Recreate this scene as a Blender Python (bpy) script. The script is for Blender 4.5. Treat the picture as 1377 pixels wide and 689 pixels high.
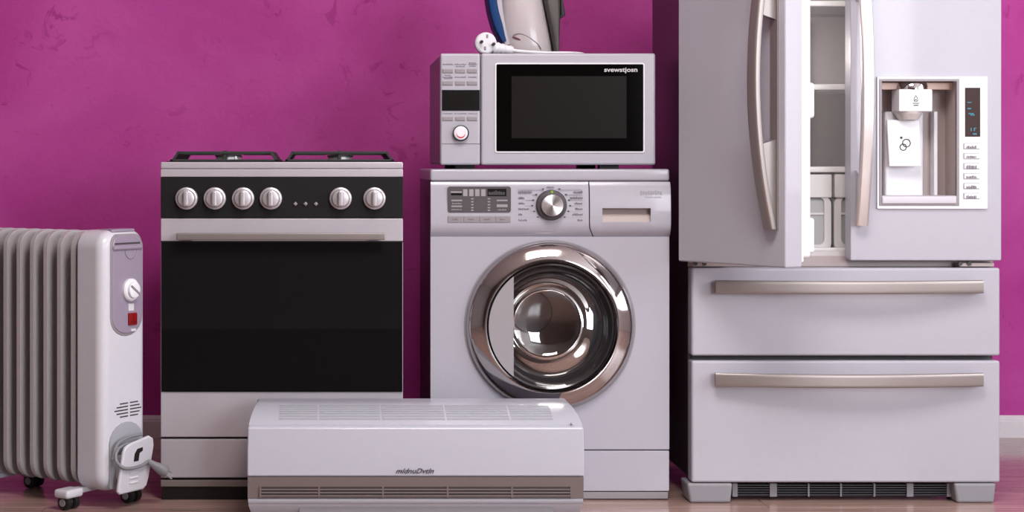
import bpy, bmesh, math, random
from mathutils import Vector, Matrix
random.seed(7)
for o in list(bpy.data.objects): bpy.data.objects.remove(o, do_unlink=True)
S = bpy.context.scene
COL = S.collection
# ------------------------------------------------------------------ camera
F = 2388.0; VX = 440.0; VY = 222.0; EYE = 0.85       # focal length and vanishing point in pixels, eye height in m
cam_d = bpy.data.cameras.new('camera'); cam = bpy.data.objects.new('camera', cam_d); COL.objects.link(cam)
cam.location = (0, 0, EYE); cam.rotation_euler = (math.pi/2, 0, 0)
cam_d.sensor_width = 36; cam_d.lens = F/1377*36
cam_d.shift_x = (688.5-VX)/1377; cam_d.shift_y = -(344.5-VY)/1377
cam_d.clip_start = .05
S.camera = cam
# ------------------------------------------------------------------ world, lights, exposure
S.view_settings.view_transform = 'Standard'; S.view_settings.look = 'None'
S.view_settings.gamma = 1; S.view_settings.use_curve_mapping = False
S.view_settings.exposure = 0.12
W = bpy.data.worlds.new('daylight'); S.world = W; W.use_nodes = True
W.node_tree.nodes['Background'].inputs[0].default_value = (.80, .88, 1, 1)
W.node_tree.nodes['Background'].inputs[1].default_value = 1.2
def area_light(name, loc, rot, sx, sy, power, color):
    l = bpy.data.lights.new(name, 'AREA'); l.shape = 'RECTANGLE'; l.size = sx; l.size_y = sy
    l.energy = power; l.color = color
    o = bpy.data.objects.new(name, l); COL.objects.link(o); o.location = loc; o.rotation_euler = rot
    return o
RX0, RX1, RY0, RY1, RZ = -3.2, 3.6, -1.6, 5.546, 2.75
# daylight in the opening of the window on the right, and of the smaller one behind the camera
area_light('window_daylight', (RX1-.06, 2.3, 1.6), (0, math.radians(90), 0), 1.7, 2.7, 66, (.95, .96, 1))
area_light('rear_window_daylight', (2.7, RY0+.06, 1.7), (math.radians(90), 0, 0), 1.5, 1.5, 100, (.92, .95, 1))
# flat ceiling lamp out of view, added as fill light
area_light('ceiling_lamp_light', (.6, 2.6, RZ-.13), (0, 0, 0), 1.1, 1.1, 50, (1, .96, .95))

# ------------------------------------------------------------------ materials
def lin(c):
    return tuple(((v/255)/12.92 if v/255 <= .04045 else (((v/255)+.055)/1.055)**2.4) for v in c)+(1,)
def mat(name, rgb, rough=.4, metal=0, spec=.5, coat=0, trans=0, ior=1.45, var=.012, scale=60, bump=0, emit=None, aniso=0, coat_r=.05):
    m = bpy.data.materials.new(name); m.use_nodes = True
    nt = m.node_tree; b = nt.nodes['Principled BSDF']
    c = lin(rgb)
    b.inputs['Roughness'].default_value = rough; b.inputs['Metallic'].default_value = metal
    b.inputs['Specular IOR Level'].default_value = spec; b.inputs['Coat Weight'].default_value = coat
    b.inputs['Coat Roughness'].default_value = coat_r
    b.inputs['Transmission Weight'].default_value = trans; b.inputs['IOR'].default_value = ior
    b.inputs['Anisotropic'].default_value = aniso
    tc = nt.nodes.new('ShaderNodeTexCoord'); n = nt.nodes.new('ShaderNodeTexNoise')
    n.inputs['Scale'].default_value = scale; n.inputs['Detail'].default_value = 3
    nt.links.new(tc.outputs['Object'], n.inputs['Vector'])
    r = nt.nodes.new('ShaderNodeValToRGB')
    r.color_ramp.elements[0].color = tuple(v*(1-var) for v in c[:3])+(1,)
    r.color_ramp.elements[1].color = tuple(min(1, v*(1+var)) for v in c[:3])+(1,)
    r.color_ramp.elements[0].position = .3; r.color_ramp.elements[1].position = .7
    nt.links.new(n.outputs['Fac'], r.inputs[0]); nt.links.new(r.outputs[0], b.inputs['Base Color'])
    if bump:
        bp = nt.nodes.new('ShaderNodeBump'); bp.inputs['Strength'].default_value = bump; bp.inputs['Distance'].default_value = .002
        nt.links.new(n.outputs['Fac'], bp.inputs['Height']); nt.links.new(bp.outputs[0], b.inputs['Normal'])
    if emit:
        b.inputs['Emission Color'].default_value = lin(emit[0]); b.inputs['Emission Strength'].default_value = emit[1]
    return m
def wall_material():
    m = bpy.data.materials.new('magenta_plaster'); m.use_nodes = True
    nt = m.node_tree; b = nt.nodes['Principled BSDF']; L = nt.links.new
    tc = nt.nodes.new('ShaderNodeTexCoord')
    def noise(scale, detail=4, rough=.55, dist=0):
        n = nt.nodes.new('ShaderNodeTexNoise'); n.inputs['Scale'].default_value = scale
        n.inputs['Detail'].default_value = detail; n.inputs['Roughness'].default_value = rough; n.inputs['Distortion'].default_value = dist
        L(tc.outputs['Object'], n.inputs['Vector']); return n
    def ramp(src, stops):
        r = nt.nodes.new('ShaderNodeValToRGB')
        while len(r.color_ramp.elements) < len(stops): r.color_ramp.elements.new(.5)
        for e, (p, c) in zip(r.color_ramp.elements, stops): e.position = p; e.color = c
        L(src, r.inputs[0]); return r
    n1 = noise(1.6, 6, .6, .6); n2 = noise(14, 5, .6, .8); n3 = noise(70, 4, .6)
    base = ramp(n1.outputs['Fac'], [(.3, lin((180, 50, 144))), (.7, lin((204, 84, 170)))])
    blot = ramp(n2.outputs['Fac'], [(.60, (0, 0, 0, 1)), (.68, (1, 1, 1, 1))])
    n4 = noise(2.4, 2); msk = ramp(n4.outputs['Fac'], [(.42, (0, 0, 0, 1)), (.60, (1, 1, 1, 1))])
    mu = nt.nodes.new('ShaderNodeMath'); mu.operation = 'MULTIPLY'; L(blot.outputs[0], mu.inputs[0]); L(msk.outputs[0], mu.inputs[1])
    mu2 = nt.nodes.new('ShaderNodeMath'); mu2.operation = 'MULTIPLY'; L(mu.outputs[0], mu2.inputs[0]); mu2.inputs[1].default_value = .6
    mx = nt.nodes.new('ShaderNodeMix'); mx.data_type = 'RGBA'
    L(mu2.outputs[0], mx.inputs['Factor']); L(base.outputs[0], mx.inputs['A']); mx.inputs['B'].default_value = lin((150, 18, 110))
    L(mx.outputs['Result'], b.inputs['Base Color'])
    b.inputs['Roughness'].default_value = .62; b.inputs['Specular IOR Level'].default_value = .3
    ad = nt.nodes.new('ShaderNodeMath'); ad.operation = 'SUBTRACT'; L(n3.outputs['Fac'], ad.inputs[0]); L(mu.outputs[0], ad.inputs[1])
    bp = nt.nodes.new('ShaderNodeBump'); bp.inputs['Strength'].default_value = .25; bp.inputs['Distance'].default_value = .004
    L(ad.outputs[0], bp.inputs['Height']); L(bp.outputs[0], b.inputs['Normal'])
    return m
def plank_material():
    m = bpy.data.materials.new('pale_wood_plank'); m.use_nodes = True
    nt = m.node_tree; b = nt.nodes['Principled BSDF']; L = nt.links.new
    tc = nt.nodes.new('ShaderNodeTexCoord'); oi = nt.nodes.new('ShaderNodeObjectInfo')
    mp = nt.nodes.new('ShaderNodeMapping'); mp.inputs['Scale'].default_value = (1.6, 26, 26)
    va = nt.nodes.new('ShaderNodeVectorMath'); va.operation = 'ADD'
    cb = nt.nodes.new('ShaderNodeCombineXYZ'); mm = nt.nodes.new('ShaderNodeMath'); mm.operation = 'MULTIPLY'; mm.inputs[1].default_value = 40
    L(oi.outputs['Random'], mm.inputs[0]); L(mm.outputs[0], cb.inputs[0]); L(mm.outputs[0], cb.inputs[1])
    L(tc.outputs['Object'], va.inputs[0]); L(cb.outputs[0], va.inputs[1]); L(va.outputs[0], mp.inputs[0])
    n = nt.nodes.new('ShaderNodeTexNoise'); n.inputs['Scale'].default_value = 2.2; n.inputs['Detail'].default_value = 6; n.inputs['Distortion'].default_value = .5
    L(mp.outputs[0], n.inputs['Vector'])
    r = nt.nodes.new('ShaderNodeValToRGB')
    r.color_ramp.elements[0].position = .3; r.color_ramp.elements[0].color = lin((146, 118, 108))
    r.color_ramp.elements[1].position = .7; r.color_ramp.elements[1].color = lin((178, 150, 140))
    L(n.outputs['Fac'], r.inputs[0])
    hs = nt.nodes.new('ShaderNodeHueSaturation'); mr = nt.nodes.new('ShaderNodeMapRange')
    mr.inputs['To Min'].default_value = .86; mr.inputs['To Max'].default_value = 1.06
    L(oi.outputs['Random'], mr.inputs[0]); L(mr.outputs[0], hs.inputs['Value']); L(r.outputs[0], hs.inputs['Color'])
    L(hs.outputs[0], b.inputs['Base Color']); b.inputs['Roughness'].default_value = .15; b.inputs['Specular IOR Level'].default_value = .8
    return m
M = {
 'wall': wall_material(), 'plank': plank_material(),
 'room': mat('light_grey_paint', (196, 190, 190), .8, bump=.1), 'midgrey': mat('mid_grey_paint', (150, 144, 144), .8, bump=.1), 'taupe': mat('taupe_paint', (104, 92, 88), .8, bump=.1), 'ceil': mat('ceiling_paint', (226, 222, 220), .85),
 'skirt': mat('white_skirting', (226, 222, 226), .35), 'under': mat('screed', (120, 100, 92), .8),
 'wood': mat('dark_brown_wood', (70, 42, 28), .4, var=.2, scale=6),
 'white': mat('white_enamel', (170, 168, 179), .28, coat=.3), 'white2': mat('white_plastic', (182, 178, 186), .33),
 'satin': mat('satin_white_steel', (172, 170, 180), .33, coat=.2), 'bright': mat('bright_white_plastic', (224, 224, 230), .35),
 'silver': mat('brushed_silver', (184, 179, 186), .38, .3, var=.04, scale=8), 'alu': mat('brushed_aluminium', (150, 142, 139), .38, .7, scale=10),
 'steel': mat('knob_steel', (190, 186, 190), .36, .5), 'chrome': mat('chrome', (186, 180, 180), .06, 1),
 'black': mat('black_enamel', (20, 19, 20), .35), 'glass': mat('black_oven_glass', (24, 23, 24), .05, spec=.08),
 'panel': mat('black_control_panel', (34, 33, 35), .35, spec=.15), 'meshw': mat('perforated_black', (27, 25, 24), .3, spec=.06), 'mwglass': mat('black_microwave_glass', (8, 7, 7), .06, spec=.06), 'ovenw': mat('oven_window', (18, 17, 18), .05, spec=.08), 'plate': mat('crescent_grey', (150, 146, 150), .3), 'brushed': mat('radial_brushed_steel', (205, 200, 200), .24, 1, aniso=.85), 'iron_cast': mat('cast_iron', (44, 48, 46), .55, bump=.2, scale=300),
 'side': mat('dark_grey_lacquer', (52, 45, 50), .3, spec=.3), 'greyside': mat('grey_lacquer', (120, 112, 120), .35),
 'print': mat('grey_print', (112, 106, 114), .6), 'printd': mat('dark_print', (62, 58, 62), .6), 'printw': mat('pale_print', (205, 203, 208), .5),
 'disp': mat('grey_display', (84, 80, 84), .4, spec=.2), 'dispd': mat('dark_display', (18, 17, 18), .3, spec=.15), 'dispm': mat('mid_display', (150, 146, 149), .4),
 'green': mat('green_mark', (120, 165, 40), .4), 'red': mat('red_mark', (196, 40, 44), .4), 'redd': mat('dark_red_mark', (96, 12, 18), .4),
 'switch': mat('red_switch', (128, 10, 14), .3), 'teal': mat('teal_glow', (30, 90, 105), .4, emit=((40, 130, 150), .5)),
 'screenb': mat('brown_screen', (58, 42, 40), .35, spec=.15), 'rad': mat('warm_white_radiator', (180, 175, 178), .4),
 'radcap': mat('white_radiator_cap', (202, 201, 209), .3, coat=.3), 'lilac': mat('lilac_plastic', (146, 134, 152), .3, coat=.3),
 'rubber': mat('black_rubber', (24, 22, 24), .5), 'cable': mat('grey_cable', (128, 128, 133), .45), 'hub': mat('grey_hub', (140, 134, 138), .4),
 'band': mat('taupe_plastic', (112, 100, 98), .42), 'bandd': mat('dark_taupe', (58, 50, 50), .5), 'acgrille': mat('grey_grille', (160, 161, 168), .45),
 'acw': mat('cool_white_plastic', (184, 185, 196), .28, coat=.25), 'grey': mat('mid_grey_plastic', (136, 134, 140), .4), 'greyd': mat('dark_grey_plastic', (62, 60, 64), .5),
 'liner': mat('fridge_liner', (206, 200, 200), .4), 'shelf': mat('shelf_edge', (232, 230, 228), .3), 'bin': mat('clear_grey_bin', (176, 176, 176), .25), 'binf': mat('pale_bin_frame', (224, 222, 220), .3),
 'champ': mat('champagne_steel', (208, 201, 199), .33, .8, scale=10), 'peach': mat('peach_plastic', (226, 196, 182), .4), 'warmgrey': mat('warm_grey_plastic', (172, 158, 156), .4),
 'blue': mat('blue_plastic', (16, 58, 110), .5, spec=.2), 'taupegrey': mat('charcoal_plastic', (68, 64, 62), .45), 'ironw': mat('iron_white', (188, 179, 182), .3, coat=.3),
 'bowl': mat('door_glass', (205, 205, 208), .02, trans=1, ior=1.45), 'drum': mat('drum_steel', (176, 166, 162), .28, .9), 'darkring': mat('dark_ring', (40, 38, 40), .12, spec=.6, coat=.6),
 'pane': mat('window_glass', (235, 240, 245), .02, trans=1, ior=1.1), 'lamp': mat('lamp_diffuser', (250, 245, 238), .5, emit=((255, 240, 228), 4)),
 'clear': mat('clear_cover', (196, 190, 188), .1, spec=.6),
}
gm = bpy.data.materials.new('porthole_glass'); gm.use_nodes = True; gt = gm.node_tree; gt.nodes.remove(gt.nodes['Principled BSDF'])
g1 = gt.nodes.new('ShaderNodeBsdfTransparent'); g1.inputs[0].default_value = (.8, .8, .81, 1); g2 = gt.nodes.new('ShaderNodeBsdfGlossy'); g2.inputs['Roughness'].default_value = .015
g3 = gt.nodes.new('ShaderNodeFresnel'); g3.inputs[0].default_value = 1.9; g4 = gt.nodes.new('ShaderNodeMixShader')
gt.links.new(g3.outputs[0], g4.inputs[0]); gt.links.new(g1.outputs[0], g4.inputs[1]); gt.links.new(g2.outputs[0], g4.inputs[2]); gt.links.new(g4.outputs[0], gt.nodes['Material Output'].inputs[0])
M['bowl'] = gm
M['clearshelf'] = mat('clear_shelf', (205, 205, 205), .1, spec=.6); M['clearshelf'].node_tree.nodes['Principled BSDF'].inputs['Alpha'].default_value = .3
nt_ = M['brushed'].node_tree; tg = nt_.nodes.new('ShaderNodeTangent'); tg.direction_type = 'RADIAL'; tg.axis = 'Y'
nt_.links.new(tg.outputs[0], nt_.nodes['Principled BSDF'].inputs['Tangent'])
# ------------------------------------------------------------------ helpers
def px(x, d): return (x-VX)*d/F
def pz(y, d): return EYE-(y-VY)*d/F
def P(x, y, d): return Vector((px(x, d), d, pz(y, d)))
ORG = Vector((0, 0, 0))
def bm_new(): return bmesh.new()
def box(bm, x0, x1, y0, y1, z0, z1, bev=0, seg=2):
    g = bmesh.ops.create_cube(bm, size=1)
    for v in g['verts']:
        v.co = Vector(((x0+x1)/2+v.co.x*(x1-x0), (y0+y1)/2+v.co.y*(y1-y0), (z0+z1)/2+v.co.z*(z1-z0)))
    if bev:
        es = list({e for v in g['verts'] for e in v.link_edges})
        bmesh.ops.bevel(bm, geom=es, offset=min(bev, .49*min(x1-x0, y1-y0, z1-z0)), segments=seg, affect='EDGES', profile=.5)
    return bm
def pbox(bm, x0, x1, y0, y1, d0, d1, bev=0, seg=2):
    """box whose front face at depth d0 spans the given rectangle of the elevation"""
    return box(bm, px(x0, d0), px(x1, d0), d0, d1, pz(y1, d0), pz(y0, d0), bev, seg)
def lathe(bm, prof, c=(0, 0, 0), n=48, axis='Y'):
    """revolve (radius, offset) pairs round an axis through c"""
    rings = []
    for r, h in prof:
        ring = []
        for k in range(n):
            a = 2*math.pi*k/n
            if axis == 'Y': v = (c[0]+r*math.cos(a), c[1]+h, c[2]+r*math.sin(a))
            elif axis == 'Z': v = (c[0]+r*math.cos(a), c[1]+r*math.sin(a), c[2]+h)
            else: v = (c[0]+h, c[1]+r*math.cos(a), c[2]+r*math.sin(a))
            ring.append(bm.verts.new(v))
            if r < 1e-6: break
        rings.append(ring)
    for a, b in zip(rings, rings[1:]):
        if len(a) == 1 and len(b) == 1: continue
        for k in range(n):
            j = (k+1) % n
            if len(a) == 1: bm.faces.new((a[0], b[k], b[j]))
            elif len(b) == 1: bm.faces.new((a[k], a[j], b[0]))
            else: bm.faces.new((a[k], a[j], b[j], b[k]))
    return bm
def prism(bm, pts, f0, f1):
    """extrude a 2-D outline between the mappings f0 and f1"""
    a = [bm.verts.new(f0(*p)) for p in pts]; b = [bm.verts.new(f1(*p)) for p in pts]
    bm.faces.new(a); bm.faces.new(b[::-1])
    n = len(pts)
    for k in range(n): bm.faces.new((a[k], b[k], b[(k+1) % n], a[(k+1) % n]))
    return bm
def rrect(x0, x1, z0, z1, r, n=5):
    pts = []
    for cx, cz, a0 in ((x1-r, z1-r, 0), (x0+r, z1-r, 90), (x0+r, z0+r, 180), (x1-r, z0+r, 270)):
        for k in range(n+1):
            a = math.radians(a0+90*k/n); pts.append((cx+r*math.cos(a), cz+r*math.sin(a)))
    return pts
def tube(bm, pts, r, n=10, closed=False):
    pts = [Vector(p) for p in pts]; rings = []
    up = Vector((0, 0, 1))
    for i, p in enumerate(pts):
        if closed: t = pts[(i+1) % len(pts)]-pts[i-1]
        else: t = pts[min(i+1, len(pts)-1)]-pts[max(i-1, 0)]
        t.normalize()
        u = t.cross(up)
        if u.length < 1e-3: u = t.cross(Vector((0, 1, 0)))
        u.normalize(); w = u.cross(t)
        rr = r[i] if isinstance(r, (list, tuple)) else r
        rings.append([bm.verts.new(p+u*rr*math.cos(2*math.pi*k/n)+w*rr*math.sin(2*math.pi*k/n)) for k in range(n)])
    prs = list(zip(rings, rings[1:]))+([(rings[-1], rings[0])] if closed else [])
    for a, b in prs:
        for k in range(n): bm.faces.new((a[k], a[(k+1) % n], b[(k+1) % n], b[k]))
    if not closed: bm.faces.new(rings[0][::-1]); bm.faces.new(rings[-1])
    return bm
def sweep(bm, pts, u, v, hu, hv, r=.3):
    """rounded-rectangle section (half sizes hu, hv along u, v) carried along pts"""
    u = Vector(u); v = Vector(v); rings = []
    sec = rrect(-1, 1, -1, 1, r, 3)
    for i, p in enumerate(pts):
        a = hu[i] if isinstance(hu, list) else hu; b = hv[i] if isinstance(hv, list) else hv
        rings.append([bm.verts.new(Vector(p)+u*(s*a)+v*(t*b)) for s, t in sec])
    n = len(sec)
    for a, b in zip(rings, rings[1:]):
        for k in range(n): bm.faces.new((a[k], a[(k+1) % n], b[(k+1) % n], b[k]))
    bm.faces.new(rings[0][::-1]); bm.faces.new(rings[-1])
    return bm
def smoothpath(pts, n=8):
    pts = [Vector(p) for p in pts]; out = []
    for i in range(len(pts)-1):
        p0 = pts[max(i-1, 0)]; p1 = pts[i]; p2 = pts[i+1]; p3 = pts[min(i+2, len(pts)-1)]
        for k in range(n):
            t = k/n
            out.append(.5*((2*p1)+(p2-p0)*t+(2*p0-5*p1+4*p2-p3)*t*t+(3*p1-p0-3*p2+p3)*t**3))
    out.append(pts[-1]); return out
def link(o, parent):
    COL.objects.link(o)
    if parent: o.parent = parent
    return o
def mesh_from(bm, name, m, ang=35, shift=True):
    bmesh.ops.recalc_face_normals(bm, faces=bm.faces)
    if shift and ORG.length: bmesh.ops.translate(bm, verts=bm.verts, vec=-ORG)
    me = bpy.data.meshes.new(name); bm.to_mesh(me); bm.free()
    me.materials.append(M[m] if isinstance(m, str) else m)
    if ang:
        for p in me.polygons: p.use_smooth = True
        me.set_sharp_from_angle(angle=math.radians(ang))
    return me
def part(name, bm, m, parent=None, ang=35, label=None, shift=True):
    o = bpy.data.objects.new(name, mesh_from(bm, name, m, ang, shift))
    if label: o['label'] = label
    if any(k in name for k in ('lettering', 'emblem', 'digits', 'dial_', 'button_mark', 'symbol', 'switch_mark', 'intake')) and name not in ('dial_face', 'dial_cap', 'dial_mark'): o['kind'] = 'stuff'
    return link(o, parent)
def inst(name, me, loc, parent):
    o = bpy.data.objects.new(name, me); o.location = Vector(loc); return link(o, parent)
def bevel_mod(o, w=.004, seg=3):
    b = o.modifiers.new('bevel', 'BEVEL'); b.width = w; b.segments = seg; b.limit_method = 'ANGLE'; b.angle_limit = math.radians(40)
    return o
def thing(name, loc, label, cat, rz=0):
    o = bpy.data.objects.new(name, None); COL.objects.link(o); o.location = loc; o.rotation_euler = (0, 0, rz)
    o.empty_display_size = .1; o['label'] = label; o['category'] = cat
    return o
def struct(name, bm, m, label, cat='room', ang=35):
    o = part(name, bm, m, None, ang); o['kind'] = 'structure'; o['label'] = label; o['category'] = cat
    return o
def text_mesh(txt, h, m, width=None, shear=0, depth=.0006, bold=0):
    c = bpy.data.curves.new('lettering', 'FONT'); c.body = txt; c.size = h; c.shear = shear; c.extrude = depth
    c.align_x = 'CENTER'; c.align_y = 'CENTER'; c.offset = bold; c.resolution_u = 3
    o = bpy.data.objects.new('lettering', c); COL.objects.link(o)
    me = bpy.data.meshes.new_from_object(o.evaluated_get(bpy.context.evaluated_depsgraph_get()))
    bpy.data.objects.remove(o, do_unlink=True)
    me.materials.clear(); me.materials.append(M[m])
    xs = [v.co.x for v in me.vertices]; w = max(xs)-min(xs); k = (width/w) if width else 1
    mid = (max(xs)+min(xs))/2
    for v in me.vertices: v.co = Vector(((v.co.x-mid)*k, -v.co.z, v.co.y))
    return me
def panel_rect_hole(bm, o, h, d0, d1):
    """slab with outer rect o and rectangular hole h, both (x0,x1,z0,z1)"""
    def ring(r, d): return [bm.verts.new((r[0], d, r[2])), bm.verts.new((r[1], d, r[2])), bm.verts.new((r[1], d, r[3])), bm.verts.new((r[0], d, r[3]))]
    a, b, c, e = ring(o, d0), ring(h, d0), ring(o, d1), ring(h, d1)
    for k in range(4):
        j = (k+1) % 4
        bm.faces.new((a[k], a[j], b[j], b[k])); bm.faces.new((c[j], c[k], e[k], e[j]))
        bm.faces.new((a[j], a[k], c[k], c[j])); bm.faces.new((b[k], b[j], e[j], e[k]))
    return bm
def panel_round_hole(bm, o, c, r, d0, d1, n=72):
    cx, cz = c; outs = []
    for k in range(n):
        a = 2*math.pi*k/n; dx, dz = math.cos(a), math.sin(a)
        t = min((o[1]-cx)/dx if dx > 1e-9 else 1e9, (o[0]-cx)/dx if dx < -1e-9 else 1e9,
                (o[3]-cz)/dz if dz > 1e-9 else 1e9, (o[2]-cz)/dz if dz < -1e-9 else 1e9)
        outs.append([cx+dx*t, cz+dz*t])
    for X in o[:2]:
        for Z in o[2:]:
            k = min(range(n), key=lambda i: (outs[i][0]-X)**2+(outs[i][1]-Z)**2); outs[k] = [X, Z]
    def mk(pts, d): return [bm.verts.new((p[0], d, p[1])) for p in pts]
    ins = [(cx+r*math.cos(2*math.pi*k/n), cz+r*math.sin(2*math.pi*k/n)) for k in range(n)]
    a, b, c2, e = mk(outs, d0), mk(ins, d0), mk(outs, d1), mk(ins, d1)
    for k in range(n):
        j = (k+1) % n
        bm.faces.new((a[k], a[j], b[j], b[k])); bm.faces.new((c2[j], c2[k], e[k], e[j]))
        bm.faces.new((a[j], a[k], c2[k], c2[j])); bm.faces.new((b[k], b[j], e[j], e[k]))
    return bm
def dashes(bm, items, d, t=.0006):
    for x0, x1, y0, y1 in items: pbox(bm, x0, x1, y0, y1, d-t, d+t)
    return bm
def scribble(x0, x1, y, h, seed=0):
    """small print too fine to read: short uneven strokes in a row"""
    rr = random.Random(seed); out = []; x = x0
    while x < x1-.4:
        w = rr.uniform(.7, 1.5); hh = h*rr.uniform(.55, 1); x2 = min(x+w, x1)
        out.append((x, x2, y+h/2-hh, y+h/2)); x = x2+rr.uniform(.25, .6)
    return out

# ------------------------------------------------------------------ the room
o = struct('wall_back', box(bm_new(), RX0-.1, RX1+.1, RY1, RY1+.12, 0, RZ), 'wall', 'magenta plaster wall behind the appliances', 'wall')
struct('wall_left', box(bm_new(), RX0-.12, RX0, RY0-.12, RY1, 0, RZ), 'midgrey', 'grey side wall out of view on the left', 'wall')
bm = bm_new()   # right wall round its window opening
wy0, wy1, wz0, wz1 = .9, 3.7, .72, 2.48
box(bm, RX1, RX1+.15, RY0-.12, wy0, 0, RZ); box(bm, RX1, RX1+.15, wy1, RY1, 0, RZ)
box(bm, RX1, RX1+.15, wy0, wy1, 0, wz0); box(bm, RX1, RX1+.15, wy0, wy1, wz1, RZ)
struct('wall_right', bm, 'room', 'light grey side wall with a window, out of view on the right', 'wall')
bm = bm_new()
vx0, vx1, vz0, vz1 = 1.92, 3.48, .92, 2.48
box(bm, RX0-.12, vx0, RY0-.12, RY0, 0, RZ); box(bm, vx1, RX1, RY0-.12, RY0, 0, RZ)
box(bm, vx0, vx1, RY0-.12, RY0, 0, vz0); box(bm, vx0, vx1, RY0-.12, RY0, vz1, RZ)
struct('wall_front', bm, 'taupe', 'taupe wall behind the camera', 'wall')
struct('ceiling', box(bm_new(), RX0-.12, RX1+.15, RY0-.12, RY1+.12, RZ, RZ+.1), 'ceil', 'white ceiling above the room', 'ceiling')
w1 = bm_new()
for y in (wy0+.03, (wy0+wy1)/2, wy1-.03): box(w1, RX1+.05, RX1+.11, y-.03, y+.03, wz0, wz1)
for z in (wz0+.03, wz1-.03): box(w1, RX1+.05, RX1+.11, wy0, wy1, z-.03, z+.03)
o = struct('window_1', w1, 'skirt', 'white framed window in the side wall', 'window')
w2 = bm_new()
for x in (vx0+.03, (vx0+vx1)/2, vx1-.03): box(w2, x-.03, x+.03, RY0-.1, RY0-.04, vz0, vz1)
for z in (vz0+.03, vz1-.03): box(w2, vx0, vx1, RY0-.1, RY0-.04, z-.03, z+.03)
struct('window_2', w2, 'skirt', 'white framed window behind the camera', 'window')
dr = bm_new(); box(dr, -1.9, -1.0, RY0-.001, RY0+.045, 0, 2.05, .005)
for z0, z1 in ((.15, .95), (1.1, 1.9)): box(dr, -1.78, -1.12, RY0+.04, RY0+.055, z0, z1, .006)
struct('door_1', dr, 'wood', 'dark brown panelled door behind the camera', 'door')
bm = bm_new(); box(bm, .05, 1.15, 2.05, 3.15, RZ-.11, RZ, .01)
cl = part('ceiling_lamp', bm, 'lamp'); cl['label'] = 'flat square white ceiling lamp, unseen, added for fill light'; cl['category'] = 'lamp'
# floor of separate boards
fl = struct('floor', box(bm_new(), RX0, RX1, RY0, RY1, -.1, -.0135), 'under', 'pale pinkish wooden plank floor', 'floor')
PW, PL = .19, 1.22
def plank_mesh(x0, x1, y0, y1):
    return mesh_from(box(bm_new(), x0+.0007, x1-.0007, y0+.0007, y1-.0007, -.0135, 0, .0006, 1), 'plank', 'plank', 30)
full = plank_mesh(0, PL, 0, PW)
row = 0; y = RY1-PW
while y > RY0-PW*.99:
    off = (row*.47+.13) % 1*PL
    x = RX0-off
    while x < RX1:
        a, b = max(x, RX0), min(x+PL, RX1); yy = max(y, RY0)
        if b-a > .02:
            if b-a > PL-1e-4 and yy == y: inst('plank', full, (x, y, 0), fl)
            else: inst('plank', plank_mesh(0, b-a, 0, y+PW-yy), (a, yy, 0), fl)
        x += PL
    y -= PW; row += 1
prof = [(0, 0), (-.016, 0), (-.016, .050), (-.013, .054), (-.013, .058), (-.008, .064), (-.006, .068), (0, .068)]
struct('baseboard_back', prism(bm_new(), prof, lambda a, b: (RX0, RY1+a, b), lambda a, b: (RX1, RY1+a, b)), 'skirt', 'white skirting board along the magenta wall', 'baseboard', 25)

# ------------------------------------------------------------------ gas stove
D = 4.5
ORG = Vector((px(379, D), 4.8, 0))
st = thing('gas_stove', ORG, 'freestanding silver gas stove with black glass oven door and six knobs', 'stove')
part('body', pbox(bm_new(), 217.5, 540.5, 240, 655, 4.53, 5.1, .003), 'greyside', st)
bm = pbox(bm_new(), 216, 542, 227.6, 238, D, 5.1, .002); pbox(bm, 216, 542, 218, 226.8, D-.002, 5.1, .003)
pbox(bm, 217, 541, 222, 232, D+.003, 5.09)
ck = part('cooktop', bm, 'silver', st, label='silver cooktop with a grooved front edge')
ztop = pz(218, D)
part('cooktop_tray', box(bm_new(), px(222, D), px(536, D), 4.54, 5.06, ztop, ztop+.002), 'black', ck, label='black hob tray')
cp = part('control_panel', pbox(bm_new(), 216, 542, 238.2, 293, D+.002, 4.56, .002), 'panel', st, label='black control panel')
kb = bm_new(); lathe(kb, [(0, .004), (.0285, .004), (.0285, -.006), (.0275, -.009), (.0235, -.011), (.0225, -.016), (.0205, -.020), (.016, -.022), (0, -.022)], n=40)
gr = box(bm_new(), -.0065, .0065, -.034, -.018, -.0195, .0195, .004, 3)
ORG0 = ORG; ORG = Vector((0, 0, 0))
kme = mesh_from(kb, 'knob', 'steel', 30); gme = mesh_from(gr, 'grip', 'steel', 40)
lme = mesh_from(lathe(bm_new(), [(0, .002), (.0055, .002), (.0055, -.002), (0, -.004)], n=4), 'indicator_light', 'hub', 0)
ORG = ORG0
for kx in (251, 289, 327, 364.3, 458, 503.5):
    k = inst('knob', kme, P(kx, 267, D)-ORG, st); inst('grip', gme, (0, 0, 0), k)
for kx in (397.3, 411, 425): inst('indicator_light', lme, P(kx, 274.3, D)-ORG, st)
dr = part('oven_door', pbox(bm_new(), 216, 542, 294, 588.3, D, 4.53, .003), 'silver', st)
part('door_glass', pbox(bm_new(), 216.8, 541.2, 325, 527.5, D-.003, 4.52, .001), 'glass', dr, label='black oven door glass')
part('inner_window', pbox(bm_new(), 217.2, 540.8, 443, 527, D-.0034, 4.51), 'ovenw', dr, label='darker lower band of the glass')  # lower edge of a reflection in the glass, painted as a darker band
part('trim_strip', pbox(bm_new(), 216, 542, 324.2, 326, D-.004, 4.52), 'black', dr)
hb = bm_new()
za, zb = pz(323, D-.035), pz(313.5, D-.035)
box(hb, px(237, D-.035), px(518, D-.035), D-.040, D-.022, za, zb, .003)
for hx in (252, 503): box(hb, px(hx-7, D), px(hx+7, D), D-.026, D+.004, za+.002, zb-.002, .002)
part('door_handle', hb, 'alu', dr, label='flat grey metal bar handle')
part('drawer', pbox(bm_new(), 216, 542, 591, 643, D, 4.55, .003), 'silver', st, label='storage drawer front')
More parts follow.
